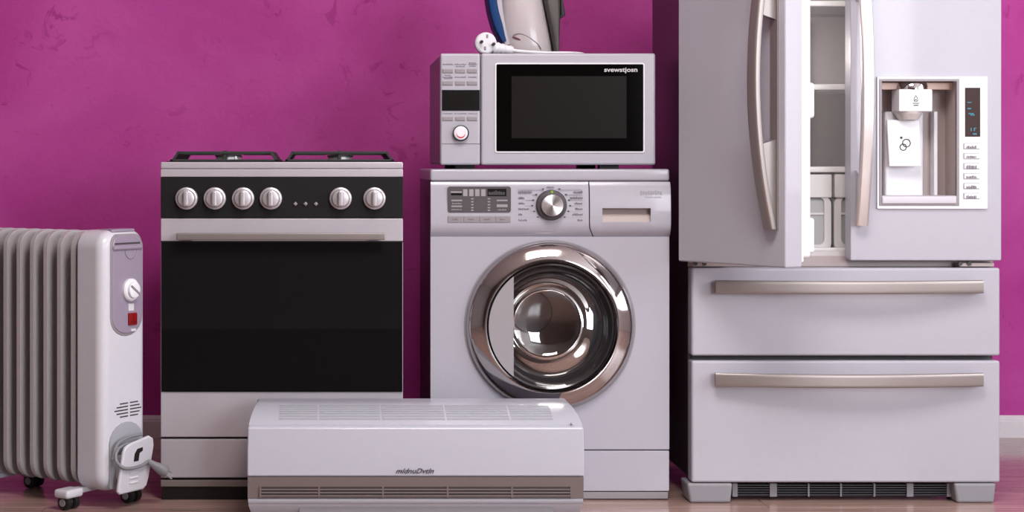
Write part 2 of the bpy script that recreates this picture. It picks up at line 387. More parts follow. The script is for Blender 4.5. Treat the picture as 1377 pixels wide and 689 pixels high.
part('lower_trim', pbox(bm_new(), 216, 542, 646, 655, D+.002, 4.55, .002), 'alu', st, label='brownish metal strip above the plinth')
part('plinth', box(bm_new(), px(217, D), px(541, D), D+.008, 5.09, 0, pz(655, D)), 'black', st, label='black plinth')
part('shadow_gap', pbox(bm_new(), 217, 541, 586, 650, D+.012, 4.56), 'black', st)
# burners and grates
gz = ztop+.002
def burner(x, y, r):
    b = part('burner', lathe(bm_new(), [(0, 0), (r*1.15, 0), (r*1.15, .004), (r*.92, .006), (r*.92, .012), (0, .012)], (x, y, gz), 28, 'Z'), 'steel', st)
    part('burner_cap', lathe(bm_new(), [(0, .012), (r, .012), (r, .016), (r*.85, .019), (0, .0195)], (x, y, gz), 28, 'Z'), 'iron_cast', b, label='black burner cap')
for gx0, gx1 in ((228.5, 373.5), (383.5, 530)):
    X0, X1 = px(gx0, 4.56), px(gx1, 4.56); y0, y1 = 4.56, 5.04; zt = gz+.026; ins = .019; t = .0042
    bm = bm_new(); cx = (X0+X1)/2
    for yy in (y0+t, y1-t): box(bm, X0, X1, yy-t, yy+t, gz, gz+.005, .001)
    for xx in (X0+t, X1-t): box(bm, xx-t, xx+t, y0, y1, gz, gz+.005, .001)
    for yy in (y0+.035, y1-.035):    # raised trapezoid frames
        pts = [(X0+t, gz+.002), (X0+ins, zt-t*.8), (X1-ins, zt-t*.8), (X1-t, gz+.002)]
        for (ax, az), (bx_, bz) in zip(pts, pts[1:]):
            dxy = Vector((bx_-ax, 0, bz-az)); nrm = Vector((-dxy.z, 0, dxy.x)).normalized()
            sweep(bm, [(ax, yy, az), (bx_, yy, bz)], (0, 1, 0), nrm, t, t*.75)
    for xa, xb in ((X0+t, X0+ins), (X1-t, X1-ins)):     # sloping side plates
        prism(bm, [(xa-.0028, gz), (xa+.0028, gz), (xb+.0028, zt), (xb-.0028, zt)], lambda x, z: (x, y0+.035, z), lambda x, z: (x, y1-.035, z))
    for s, xx in ((1, X0+ins), (-1, X1-ins)):
        for yy in (4.68, 4.92): sweep(bm, [(xx, yy, zt-t), (cx-s*.035, yy, zt-t)], (0, 1, 0), (0, 0, 1), t*.8, t)
    for yy, y2 in ((y0+.035, 4.66), (y1-.035, 4.94)): box(bm, cx-t, cx+t, min(yy, y2), max(yy, y2), gz+.003, zt+.002, .001)
    part('pan_grate', bm, 'iron_cast', st, label='black cast iron pan grate')
    burner(cx+.004, 4.68, .034 if gx0 < 300 else .026); burner(cx+.004, 4.92, .026 if gx0 < 300 else .036)
# electrode of the nearest burners
for ex in (317, 457):
    part('spark_plug', lathe(bm_new(), [(0, 0), (.004, 0), (.004, .010), (.002, .013), (0, .014)], (px(ex, 4.63), 4.63, gz), 12, 'Z'), 'bright', st, label='white ceramic spark plug')

# ------------------------------------------------------------------ washing machine
D = 4.5
ORG = Vector((px(739.5, D), 4.8, 0))
wm = thing('washing_machine', ORG, 'white front-loading washing machine with chrome porthole under the microwave', 'washing machine')
X0, X1 = px(579, D), px(900, D)
bm = bm_new()   # hollow cabinet
zt = pz(229, D)
box(bm, X0+.001, X0+.02, D+.021, 5.02, .016, zt); box(bm, X1-.02, X1-.001, D+.021, 5.02, .016, zt)
box(bm, X0+.001, X1-.001, 5.0, 5.02, .016, zt); box(bm, X0+.001, X1-.001, D+.021, 5.02, .016, .04)
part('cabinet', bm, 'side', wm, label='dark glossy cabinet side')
bm = pbox(bm_new(), 578.5, 900.5, 227.5, 243.5, D-.004, 5.03, .006, 3)
part('top_lid', bm, 'white', wm)
part('lid_gap', pbox(bm_new(), 580, 899, 242, 247, D+.004, 4.9), 'print', wm)
# control fascia: bowed section carried across, split at the detergent drawer
fprof = [(244.6, .0), (252, -.008), (275, -.012), (300, -.013), (307, -.011), (313, -.004), (318.5, .006)]
def fascia(xa, xb, slant=0):
    bm = bm_new()
    pts = [(y, o) for y, o in fprof]
    def f(x, sl):
        def g(y, o): return (px(x+(sl*max(0, y-306)/12), D), D+o, pz(y, D))
        return g
    full = pts+[(318.5, .02), (244.6, .02)]
    return prism(bm, full, f(xa, slant if xa > 700 else 0), f(xb, slant if xb < 850 else 0))
fa = part('control_fascia', fascia(579, 790.8, 6), 'white', wm, 30)
def fy(y):
    for (a, o), (b, q) in zip(fprof, fprof[1:]):
        if a <= y <= b: return o+(q-o)*(y-a)/(b-a)
def strip(bm, xa, xb, ya, yb, sla=0):
    ys = [ya]+[y for y, o in fprof if ya < y < yb]+[yb]
    prism(bm, [(y, fy(y)) for y in ys]+[(yb, .019), (ya, .019)], lambda y, o: (px(xa+sla*max(0, y-306)/12, D), D+o, pz(y, D)), lambda y, o: (px(xb, D), D+o, pz(y, D)))
bm = bm_new()
strip(bm, 792.4, 809, 244.6, 318.4, 6); strip(bm, 874, 901, 244.6, 318.4); strip(bm, 809, 874, 244.6, 280); strip(bm, 809, 874, 298.5, 318.4)
dd = part('detergent_drawer', bm, 'white', wm, 30)
fd = D-.0125
part('grip_back', prism(bm_new(), [(279.5, .012), (285, .009), (299, -.004), (299, .016), (279.5, .016)], lambda y, o: (px(808.5, D), D+o, pz(y, D)), lambda y, o: (px(874.5, D), D+o, pz(y, D))), 'warmgrey', dd, label='recessed finger grip')
part('emblem', dashes(bm_new(), [(861+i*3.3, 863.6+i*3.3, 256.5+(i % 3)*.7, 262.5-(i % 2)) for i in range(9)]+[(867+i*3.2, 869.5+i*3.2, 264.5, 268.3-(i % 2)*.6) for i in range(7)], fd+.003, .001), 'acgrille', dd, label='pale raised maker lettering')
# display, buttons and dial print
dsp = part('display', prism(bm_new(), rrect(px(602, fd), px(687, fd), pz(286, fd), pz(251, fd), .006), lambda x, z: (x, fd-.0015, z), lambda x, z: (x, fd+.004, z)), 'disp', fa, label='grey display with pale digits')
it = [(622.8+i*8.1, 628.6+i*8.1, 254.7, 264) for i in range(4)]
it += [(606, 621, 257.5, 259.5), (607, 621.5, 268.8, 270.7), (607, 621.5, 276.6, 278.6), (668, 682.5, 268.8, 270.7), (668, 682.5, 275, 278.8)]
for k, yy in enumerate((267.5, 271.5, 275.5, 279.5, 283)): it += [(633.5, 636.8, yy-.8, yy+.8), (655.8, 659.3, yy-.8, yy+.8)]
it += scribble(608, 620.5, 273.8, 1.6, 2)+scribble(607, 621, 282, 1.6, 3)+scribble(669, 681, 282.3, 1.6, 4)
part('display_digits', dashes(bm_new(), it, fd-.0018), 'dispm', dsp)
part('display_window', pbox(bm_new(), 655.5, 681, 254, 264, fd-.0019, fd+.001), 'dispd', dsp)
part('display_mark', pbox(bm_new(), 606.5, 621.5, 260, 262.8, fd-.0019, fd+.001), 'dispd', dsp)
part('window_digits', dashes(bm_new(), scribble(657, 679.5, 259, 6.5, 9), fd-.0021), 'disp', dsp)
for k in range(4):
    bt = part('button', pbox(bm_new(), 602.3+k*21.3, 622.8+k*21.3, 291, 299.3, fd-.003, fd+.003, .001), 'hub', fa, label='flat grey push button')
    part('button_mark', dashes(bm_new(), scribble(608.5+k*21.3, 616+k*21.3, 295, 2.2, 20+k), fd-.0032), 'print', bt)
dc = P(741.3, 276, fd)
it = []
for k, yy in enumerate((258, 265.7, 273.2, 280.7, 288.3, 296)):
    lw = (18, 8, 8, 14, 5, 12)[k]; rw = (12, 17, 11, 10, 14, 7)[k]
    it += scribble(697.2, 697.2+lw, yy+.3, 3, 30+k)+scribble(783.5-rw, 783.5, yy+.3, 3, 50+k)
it += scribble(735.5, 746, 251.7, 2, 70)
part('dial_lettering', dashes(bm_new(), it, fd-.0002), 'print', fa, label='small grey programme lettering')
it = []
for k, yy in enumerate((254.4, 261.8, 269.2, 276.8, 284.4, 292.2)):
    xe = (729, 720, 716, 714.5, 717, 722)[k]
    it += [(697+((0, 19, 9, 9, 15, 6)[k] if k else 0), xe, yy-.3, yy+.3), (1482.6-xe, 783.5, yy-.3, yy+.3)]
it += [(697, 783.5, 299.6, 300.2)]
part('dial_lines', dashes(bm_new(), it, fd), 'acgrille', fa)
it = []
for k, yy in enumerate((254.4, 261.8, 269.2, 276.8, 284.4, 292.2)):
    xe = (729, 720, 716, 714.5, 717, 722)[k]; it += [(xe, xe+2.6, yy-.8, yy+.8), (1480-xe, 1482.6-xe, yy-.8, yy+.8)]
part('dial_ticks', dashes(bm_new(), it, fd-.0002), 'printd', fa)
dl = part('programme_dial', lathe(bm_new(), [(0, .004), (.0385, .004), (.0385, -.008), (.036, -.012), (.030, -.014), (.0285, -.014)], dc, 48), 'disp', fa, label='dark ringed programme dial')
part('dial_face', lathe(bm_new(), [(.0285, -.012), (.0285, -.024), (.0265, -.028), (0, -.0285)], dc, 48), 'brushed', dl, label='brushed steel dial face')
part('dial_mark', box(bm_new(), dc.x-.0028, dc.x+.0028, dc.y-.0150, dc.y-.012, dc.z+.0305, dc.z+.0365), 'green', dl)
# front panels
hc = (px(739.5, D), pz(438, D))
part('front_panel', panel_round_hole(bm_new(), (X0, X1, pz(604.6, D), pz(318.5, D)), hc, .188, D, D+.02), 'white', wm, 0)
part('service_panel', pbox(bm_new(), 579, 900, 606.6, 661, D, D+.02, .002), 'white', wm)
part('panel_gap', pbox(bm_new(), 580, 899, 600, 612, D+.008, D+.025), 'print', wm)
part('plinth', pbox(bm_new(), 580, 898.5, 662, 671.5, D+.002, 5.0, .002), 'hub', wm, label='grey plinth strip')
for fx in (X0+.06, X1-.06):
    for fy in (4.56, 4.97): part('foot', lathe(bm_new(), [(0, 0), (.022, 0), (.022, .014), (0, .014)], (fx, fy, 0), 16, 'Z'), 'rubber', wm)
cc = (hc[0], D, hc[1])
pd = part('porthole_door', lathe(bm_new(), [(.2135, .004), (.2135, -.004), (.211, -.012), (.2045, -.0205), (.197, -.0265), (.183, -.034), (.172, -.0385), (.167, -.0385), (.1645, -.035), (.1635, -.02), (.161, -.006), (.161, .004)], cc, 96), 'chrome', wm, 25, label='polished chrome porthole ring')
part('gasket', lathe(bm_new(), [(.217, .001), (.217, -.003), (.213, -.003), (.213, .001)], cc, 72), 'grey', pd)
part('dark_inner_ring', lathe(bm_new(), [(.1625, -.022), (.158, -.028), (.154, -.026), (.148, -.012), (.138, .004), (.130, .012), (.124, .014)], cc, 72), 'darkring', pd, label='dark glossy ring inside the chrome')
bw = part('glass_bowl', lathe(bm_new(), [(.126, .011), (.122, .018), (.113, .04), (.104, .062), (.094, .078), (.078, .088), (.045, .095), (0, .097)], cc, 64), 'bowl', pd, 60, label='clear glass bowl of the porthole')
# handle plate: a chord cut from the left of the porthole
xc = px(689, D)-hc[0]; r = .158; a0 = math.acos(xc/r) if abs(xc) < r else math.pi*.6
pts = [(r*math.cos(a0+(2*math.pi-2*a0)*k/24), r*math.sin(a0+(2*math.pi-2*a0)*k/24)) for k in range(25)]
bm = prism(bm_new(), pts, lambda x, z: (cc[0]+x, D-.032-(x-xc)*-.02, cc[2]+z), lambda x, z: (cc[0]+x, D-.02, cc[2]+z))
part('handle_plate', bm, 'plate', pd, label='pale grey crescent handle plate')
lt = lathe(bm_new(), [(.185, .018), (.172, .03), (.168, .05), (.175, .06), (.21, .07), (.21, .40), (.14, .42), (0, .42)], cc, 64)
drm = part('drum', lt, 'drum', wm, label='dark steel drum')
for k in range(3):
    a = math.radians(90+120*k); c = (cc[0]+.19*math.cos(a), cc[2]+.19*math.sin(a))
    part('drum_paddle', lathe(bm_new(), [(0, .1), (.028, .11), (.03, .24), (.028, .38), (0, .39)], (c[0], cc[1], c[1]), 16), 'drum', drm)
part('drum_hub', lathe(bm_new(), [(.06, .418), (.055, .412), (0, .411)], cc, 32), 'steel', drm)

# ------------------------------------------------------------------ microwave
D = 4.55
ORG = Vector((px(737, D), 4.8, pz(227.5, 4.496)+.0002))
mw = thing('microwave_oven', ORG, 'silver white microwave oven standing on the washing machine', 'microwave')
X0, X1 = px(592, D), px(881.5, D); zb, zt = pz(222, D), pz(71.7, D)
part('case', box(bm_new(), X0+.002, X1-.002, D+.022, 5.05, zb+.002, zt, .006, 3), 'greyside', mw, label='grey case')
zf = ORG.z
for fx in (625, 818):
    for fy in (4.60, 5.0): part('foot', box(bm_new(), px(fx-13, 4.6), px(fx+13, 4.6), fy-.012, fy+.02, zf, zb+.004, .001), 'rubber', mw, label='low black foot')
cpn = part('control_panel', box(bm_new(), X0, px(646, D), D, D+.03, zb, zt, .006, 3), 'satin', mw)
part('panel_seam', pbox(bm_new(), 594, 645, 193.1, 194, D-.0006, D+.002), 'print', cpn)
for ry in (92.8, 109.2, 157):
    for j, (bx0, bx1) in enumerate(((595, 609.3), (612.2, 625.6), (628.2, 641.8))):
        part('button', pbox(bm_new(), bx0, bx1, ry, ry+5.4, D-.003, D+.002, .0015), 'hub', cpn, label='small grey push button')
it = []
for k, (yy, h) in enumerate(((86.5, 1.6), (103.7, 2), (152.8, 1.4))):
    for j, (a, b) in enumerate(((595.5, 609), (611.5, 627), (630, 641.5))): it += scribble(a, b, yy, h, k*9+j)
it += scribble(613, 625, 89.3, 1.6, 5)+scribble(631, 640, 84.6, 1.6, 6)+scribble(631, 640, 88.8, 1.6, 7)+scribble(598, 607, 101.2, 1.6, 8)+scribble(597.5, 608, 105.5, 1.6, 8)
part('panel_lettering', dashes(bm_new(), it, D-.0002), 'print', cpn)
ds = part('display', pbox(bm_new(), 594.3, 645.2, 121, 149, D-.002, D+.002, .0008), 'dispd', cpn, label='black display')
part('display_window', pbox(bm_new(), 601.5, 639, 126, 144, D-.0026, D), 'meshw', ds)
kc = P(619.6, 179.2, D)
kn = part('dial', lathe(bm_new(), [(0, .002), (.0205, .002), (.0205, -.010), (.0190, -.013), (.0165, -.014)], kc, 36), 'dispd', cpn, label='round dial with black rim and red arc')
part('dial_cap', lathe(bm_new(), [(.0178, -.010), (.0178, -.018), (.016, -.020), (0, -.0205)], (kc.x-.0012, kc.y, kc.z), 36), 'bright', kn)
arc = bm_new()
pts = [(kc.x-.0012+.0115*math.cos(math.radians(a)), kc.y-.0207, kc.z+.0115*math.sin(math.radians(a))) for a in range(170, 371, 10)]
sweep(arc, pts, (0, 1, 0), (0, 0, 1), .0006, .0016); part('red_arc', arc, 'red', kn)
md = part('door', box(bm_new(), px(646.8, D), X1, D-.002, D+.024, zb, zt, .006, 3), 'satin', mw)
part('window_rim', prism(bm_new(), rrect(px(665.3, D), px(866.6, D), pz(205.6, D), pz(84.6, D), .006), lambda x, z: (x, D-.0045, z), lambda x, z: (x, D+.01, z)), 'bright', md)
wg = part('door_glass', prism(bm_new(), rrect(px(667.3, D), px(864.6, D), pz(203.6, D), pz(86.6, D), .003), lambda x, z: (x, D-.0055, z), lambda x, z: (x, D+.01, z)), 'mwglass', md, label='black glass door window')
part('mesh_window', pbox(bm_new(), 688, 842.5, 102.5, 186, D-.0060, D), 'meshw', wg, label='dark grey perforated window')
tm = text_mesh('svewstjosn', .0165, 'printw', width=px(857, D)-px(812.5, D), bold=.0003)
inst('lettering', tm, P(834.8, 94, D-.0060)-ORG, wg)

# ------------------------------------------------------------------ clothes iron (standing on its heel)
DI = 4.74
topz = zt+.0006
ORG = Vector((px(707, DI), DI, topz))
ir = thing('clothes_iron', ORG, 'white and blue steam iron standing upright on the microwave', 'iron')
def loft(bm, secs, e=2.6, n=28):
    """sections (z, x0, x1, half depth) stacked upwards as superellipses"""
    rings = []
    for z, a, b, w in secs:
        ring = []
        for k in range(n):
            t = 2*math.pi*k/n; c, s = math.cos(t), math.sin(t)
            ring.append(bm.verts.new(((a+b)/2+(b-a)/2*math.copysign(abs(c)**(2/e), c), DI+w*math.copysign(abs(s)**(2/e), s), z)))
        rings.append(ring)
    for a, b in zip(rings, rings[1:]):
        for k in range(n): bm.faces.new((a[k], a[(k+1) % n], b[(k+1) % n], b[k]))
    bm.faces.new(rings[0][::-1]); bm.faces.new(rings[-1]); return bm
def Z(y): return pz(y, DI)
def Xi(x): return px(x, DI)
secs = [(topz, 680, 742, .052), (Z(70), 677, 742.5, .056), (Z(60), 675, 741, .058), (Z(40), 673.5, 737, .057), (Z(20), 673, 733, .054), (Z(0), 673.5, 729, .05),
        (Z(-20), 683, 725, .043), (Z(-40), 692, 721, .033), (Z(-58), 702, 717, .02), (Z(-68), 709, 714, .007)]
ib = part('body', loft(bm_new(), [(z, Xi(a), Xi(b), w) for z, a, b, w in secs]), 'ironw', ir, 50)
secs = [(topz+.001, 742.0, 749.5, .056), (Z(66), 741.5, 749.5, .058), (Z(40), 736.6, 750.5, .057), (Z(27), 734, 751, .056), (Z(0), 728.5, 752, .05), (Z(-25), 724, 751, .04), (Z(-50), 719.5, 749, .026), (Z(-72), 715, 746, .01), (Z(-84), 713, 744, .003)]
part('sole_housing', loft(bm_new(), [(z, Xi(a), Xi(b), w) for z, a, b, w in secs], 5), 'taupegrey', ir, 50, label='charcoal housing of the soleplate')
secs = [(Z(26), 749, 753, .048), (Z(22), 750, 757.6, .052), (Z(0), 750.5, 754, .051), (Z(-25), 749.5, 752.5, .041), (Z(-50), 747.5, 750.5, .027), (Z(-74), 744.5, 747.5, .011), (Z(-88), 742.5, 745, .003)]
part('soleplate', loft(bm_new(), [(z, Xi(a), Xi(b), w) for z, a, b, w in secs], 5), 'iron_cast', ir, 50, label='dark metal soleplate')
# handle: white inner strip and blue outer grip, arching from heel to front
hp = [(680, 62), (676, 48), (672.2, 28), (669.6, 8), (668.8, -14), (671, -34), (681, -48), (696, -54)]
hv = smoothpath([(Xi(x), DI, Z(y)) for x, y in hp], 6)
def normals(pts):
    out = []
    for i in range(len(pts)):
        t = (pts[min(i+1, len(pts)-1)]-pts[max(i-1, 0)]).normalized(); out.append(Vector((-t.z, 0, t.x)))
    return out
def ribbon(bm, pts, h, w):
    rings = []; sec = rrect(-1, 1, -1, 1, .4, 3); nr = normals(pts)
    for i, p in enumerate(pts):
        hh = h[i] if isinstance(h, list) else h; ww = w[i] if isinstance(w, list) else w
        rings.append([bm.verts.new(p+nr[i]*(s*hh)+Vector((0, t*ww, 0))) for s, t in sec])
    n = len(sec)
    for a, b in zip(rings, rings[1:]):
        for k in range(n): bm.faces.new((a[k], a[(k+1) % n], b[(k+1) % n], b[k]))
    bm.faces.new(rings[0][::-1]); bm.faces.new(rings[-1]); return bm
hd = part('handle', ribbon(bm_new(), hv, .0095, .048), 'white2', ir, 50, label='white curved handle')
hq = [(676, 58), (671.5, 47), (666, 30), (661.5, 12), (659, -8), (660, -30), (670, -52), (690, -64)]
hw = smoothpath([(Xi(x), DI-.004, Z(y)) for x, y in hq], 6)
nw = len(hw)
part('grip_cover', ribbon(bm_new(), hw, [.006+.0075*min(1, i/10) for i in range(nw)], .050), 'blue', hd, 50, label='blue grip cover')
part('red_mark', prism(bm_new(), [(689.5, 48.8), (692, 49), (698, 51.5), (702.5, 54.2), (700.5, 54.8), (694, 52.5)], lambda x, y: (px(x, DI-.06), DI-.0565, pz(y, DI-.06)), lambda x, y: (px(x, DI-.06), DI-.03, pz(y, DI-.06))), 'redd', ir, label='dark red mark low on the body')
sl = [P(x, y, DI-.056-.003*k/9) for k, (x, y) in enumerate(((690, 47.5), (696, 45.5), (702, 46), (709, 49), (716, 53.5), (723, 59), (728, 66)))]
part('heel_seam', tube(bm_new(), smoothpath(sl, 4), .0011, 6), 'print', ir)
# plug and cord, lying on the microwave
pc = Vector((px(653, 4.6), 4.60, topz+.0285))
pg = part('plug', lathe(bm_new(), [(0, -.012), (.024, -.012), (.0275, -.009), (.0283, .0), (.0283, .014), (.022, .026), (0, .028)], pc, 36), 'bright', ir, label='round white mains plug')
for a, q in ((80, .62), (-100, .5)):
    pin = Vector((pc.x+.0283*q*math.cos(math.radians(a)), pc.y, pc.z+.0283*q*math.sin(math.radians(a))))
    part('contact_clip', box(bm_new(), pin.x-.0028, pin.x+.0028, pc.y-.0135, pc.y-.010, pin.z-.005, pin.z+.005, .001), 'hub', pg)
for dx, dz in ((-.0125, .002), (.0185, -.004)):
    part('pin', lathe(bm_new(), [(0, .0), (.0042, .0), (.0042, -.022), (.003, -.026), (0, -.026)], (pc.x+dx, pc.y-.010, pc.z+dz), 16), 'rubber', pg, label='dark plug pin')
cz = topz+.014
sr = [(pc.x+.018, 4.607, topz+.017), (pc.x+.034, 4.61, topz+.0165), (pc.x+.05, 4.612, topz+.0145), (pc.x+.072, 4.615, topz+.0115)]
part('strain_relief', tube(bm_new(), smoothpath(sr, 6), [.0155-.0065*i/18+(.0016 if i % 5 < 2 and i > 3 else 0) for i in range(19)], 14), 'bright', pg)
cp_ = smoothpath([(pc.x+.07, 4.615, topz+.0115), (pc.x+.10, 4.615, topz+.008), (pc.x+.16, 4.612, topz+.0045), (pc.x+.23, 4.625, topz+.0045), (pc.x+.265, 4.68, topz+.0045), (pc.x+.255, 4.77, topz+.0045), (pc.x+.21, 4.85, topz+.0045), (pc.x+.15, 4.86, topz+.007), (pc.x+.115, 4.80, topz+.016)], 8)
part('cord', tube(bm_new(), cp_, .0042, 8), 'bright', ir, label='white power cord')

# ------------------------------------------------------------------ refrigerator
D = 4.46; DC = 4.512; FB = 5.0; FT = 1.53
ORG = Vector((px(1137, D), 4.7, 0))
fr = thing('refrigerator', ORG, 'large white french door refrigerator with its left door ajar and two freezer drawers', 'refrigerator')
X0, X1 = px(930, D), px(1345, D); XM = (X0+X1)/2
zd = pz(351, D)      # lower edge of the doors
zf0 = pz(357, DC); zs = pz(344.5, DC)
bm = bm_new()
box(bm, X0, X0+.03, DC, FB, .06, FT, .002); box(bm, X1-.03, X1, DC, FB, .06, FT, .002)
box(bm, X0+.03, X1-.03, DC, FB, FT-.04, FT); box(bm, X0+.03, X1-.03, FB-.03, FB, .06, FT-.04)
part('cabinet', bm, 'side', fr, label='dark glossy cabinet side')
part('freezer_box', box(bm_new(), X0+.03, X1-.03, DC+.002, FB-.03, .07, zf0-.004), 'greyd', fr)
part('mid_rail', box(bm_new(), X0+.001, X1-.001, DC-.006, FB-.03, zf0-.003, zs, .001), 'warmgrey', fr, label='warm grey rail below the doors')
ln = bm_new(); lx0, lx1 = X0+.03, X1-.03
box(ln, lx0, lx0+.02, DC+.002, FB-.03, zs, FT-.04); box(ln, lx1-.02, lx1, DC+.002, FB-.03, zs, FT-.04)
box(ln, lx0+.02, lx1-.02, FB-.06, FB-.03, zs, FT-.04); box(ln, lx0+.02, lx1-.02, DC+.002, FB-.06, FT-.07, FT-.04)
box(ln, lx0+.02, lx1-.02, DC+.002, FB-.06, zs, zs+.012)
lin_ = part('inner_liner', ln, 'liner', fr, label='pale inner lining')
bm = bm_new(); box(bm, XM-.11, XM+.02, FB-.078, FB-.058, 1.12, 1.24, .008); box(bm, XM-.03, XM+.035, FB-.07, FB-.058, .85, 1.12, .004)
part('air_duct', bm, 'liner', lin_)
ds_ = 4.56
for sy in (4.5, 117, 228):
    z = pz(sy, ds_); sh = part('shelf', box(bm_new(), lx0+.021, lx1-.021, ds_+.012, FB-.062, z-.004, z+.004), 'clearshelf', fr, label='clear shelf')
    part('shelf_edge', box(bm_new(), lx0+.021, lx1-.021, ds_, ds_+.016, z-.0075, z+.0075, .003), 'shelf', sh)
fl_ = bpy.data.lights.new('refrigerator_lamp_light', 'POINT'); fl_.energy = 1.3; fl_.shadow_soft_size = .04; fl_.color = (1, .95, .93)  # unseen lamp and glowing cover, added to brighten the shelves
flo = bpy.data.objects.new('refrigerator_lamp_light', fl_); COL.objects.link(flo); flo.location = (XM-.21, 4.84, 1.16)
part('interior_lamp', box(bm_new(), XM-.25, XM-.17, FB-.075, FB-.06, 1.12, 1.20, .004), 'lamp', fr, label='lit interior lamp cover')
# crisper bins
zb0, zb1 = pz(339, ds_), pz(232.5, ds_); zbm = pz(266, ds_)
xg = px(1121, ds_)
for b0, b1 in ((lx0+.028, xg-.0035), (xg+.0035, lx1-.028)):
    cb = part('crisper_bin', box(bm_new(), b0, b1, ds_+.014, FB-.08, zb0+.004, zbm+.002, .012, 3), 'bin', fr, label='translucent grey crisper bin')
    part('bin_front', box(bm_new(), b0, b1, ds_+.002, ds_+.03, zbm, zb1-.004, .003), 'binf', cb)
    out = rrect(b0, b1, zb0, zbm+.004, .022); inn = rrect(b0+.018, b1-.018, zb0+.018, zbm+.002, .016)
    fm = bm_new(); A = [fm.verts.new((x, ds_+.008, z)) for x, z in out]; B = [fm.verts.new((x, ds_+.008, z)) for x, z in inn]
    A2 = [fm.verts.new((x, ds_+.03, z)) for x, z in out]; B2 = [fm.verts.new((x, ds_+.03, z)) for x, z in inn]
    n = len(out)
    for k in range(n):
        j = (k+1) % n
        fm.faces.new((A[k], A[j], B[j], B[k])); fm.faces.new((A[j], A[k], A2[k], A2[j])); fm.faces.new((B[k], B[j], B2[j], B2[k])); fm.faces.new((A2[j], A2[k], B2[k], B2[j]))
    part('bin_frame', fm, 'binf', cb, 40)
    zz = pz(288, ds_); part('bin_ledge', box(bm_new(), b0+.016, b1-.016, ds_+.010, ds_+.02, zz-.003, zz+.003, .002), 'binf', cb)
part('base_edge', box(bm_new(), lx0+.021, lx1-.021, ds_-.02, ds_+.004, zs+.011, zs+.011+.009, .003), 'shelf', fr)
# bowed handle helper
def bow(p0, p1, out, amp, n=20):
    p0, p1, out = Vector(p0), Vector(p1), Vector(out)
    return [p0.lerp(p1, i/n)+out*(amp*(1-(2*i/n-1)**2)) for i in range(n+1)]
# left door, swung open on its hinge
TH = -math.radians(59)
LW, LT = .366, .055
ORGK = ORG; ORG = Vector((0, 0, 0))
ld = part('left_door', box(bm_new(), 0, LW, 0, LT, 0, FT-.012-zd, .005, 3), 'satin', fr, label='left door standing ajar')
ld.location = Vector((.878, 4.446, zd))-ORGK; ld.rotation_euler = (0, 0, TH)
H = FT-.012-zd
part('door_gasket', box(bm_new(), .012, LW-.006, LT-.001, LT+.012, .012, H-.012, .004), 'shelf', ld)
bm = box(bm_new(), .02, LW-.013, LT+.01, LT+.045, .02, H-.02, .01, 3)
part('door_liner', bm, 'bright', ld, label='bright white inner door lining')
for yb in (340, 160):
    z0 = pz(yb, 4.25)-zd; z0 = max(z0, .025)
    part('door_bin', box(bm_new(), .03, LW-.018, LT+.04, LT+.062, z0, z0+.085, .008, 3), 'bright', ld, label='white door bin')
hz0, hz1 = .70-zd, 1.40-zd
hx = .330
hb = bm_new()
sweep(hb, bow((hx, -.014, hz0), (hx, -.014, hz1), (0, -1, 0), .052), (1, 0, 0), (0, 1, 0), .0155, .0095, .5)
hl = part('door_handle', hb, 'alu', ld, 50, label='bowed steel door handle')
for z0, s in ((hz0, 1), (hz1, -1)):
    hb = prism(bm_new(), [(0.001, z0+s*.004), (-.014, z0+s*.004), (-.034, z0+s*.12), (-.044, z0+s*.2), (0.001, z0+s*.21)], lambda y, z: (hx-.006, y, z), lambda y, z: (hx+.009, y, z))
    part('handle_mount', hb, 'alu', hl)
part('handle_base', box(bm_new(), hx-.010, hx+.014, -.004, .001, hz0, hz1, .001), 'alu', hl)
ORG = ORGK
# right door with the dispenser opening
ra, rb = px(1143.5, D), px(1347, D)
hole = (px(1181.5, D), px(1287, D), pz(276.5, D), pz(107, D))
rd = part('right_door', panel_rect_hole(bm_new(), (ra, rb, zd, FT-.012), hole, D, D+.048), 'satin', fr, label='closed right door'); bevel_mod(rd, .006, 4)
part('door_gasket', box(bm_new(), ra+.006, hole[0]-.004, D+.047, DC+.0, zd+.012, FT-.03), 'shelf', rd)
rx = px(1160.5, 4.425)
hb = sweep(bm_new(), bow((rx, D-.022, .698), (rx, D-.022, 1.40), (0, -1, 0), .052), (1, 0, 0), (0, 1, 0), .0155, .0075, .5)
hl = part('door_handle', hb, 'champ', rd, 50, label='bowed champagne steel handle')
for z0, s in ((.698, 1), (1.40, -1)):
    hb = prism(bm_new(), [(D+.001, z0+s*.004), (D-.02, z0+s*.004), (D-.045, z0+s*.12), (D+.001, z0+s*.14)], lambda y, z: (rx-.008, y, z), lambda y, z: (rx+.008, y, z))
    part('handle_mount', hb, 'silver', hl)
# dispenser
dp = part('dispenser_frame', panel_rect_hole(bm_new(), (px(1178.5, D), px(1327.5, D), pz(281, D), pz(103, D)), (hole[0]+.004, hole[1]-.004, hole[2]+.004, hole[3]-.004), D-.007, D+.004), 'bright', rd, label='white dispenser surround'); bevel_mod(dp, .004, 3)
rim = part('recess_rim', panel_rect_hole(bm_new(), (hole[0]-.001, hole[1]+.003, hole[2]-.001, hole[3]+.001), (hole[0]+.006, hole[1]-.004, hole[2]+.006, hole[3]-.005), D-.0085, D+.002), 'hub', rd); bevel_mod(rim, .001, 2)
DR = D+.085
bm = bm_new(); h0, h1, h2, h3 = hole
box(bm, h0-.006, h1+.006, DR, DR+.006, h2-.006, h3+.006); box(bm, h0-.006, h0+.0005, D, DR, h2, h3); box(bm, h1-.0005, h1+.006, D, DR, h2, h3)
box(bm, h0-.006, h1+.006, D, DR, h3-.0005, h3+.006); box(bm, h0-.006, h1+.006, D, DR, h2-.006, h2+.0005)
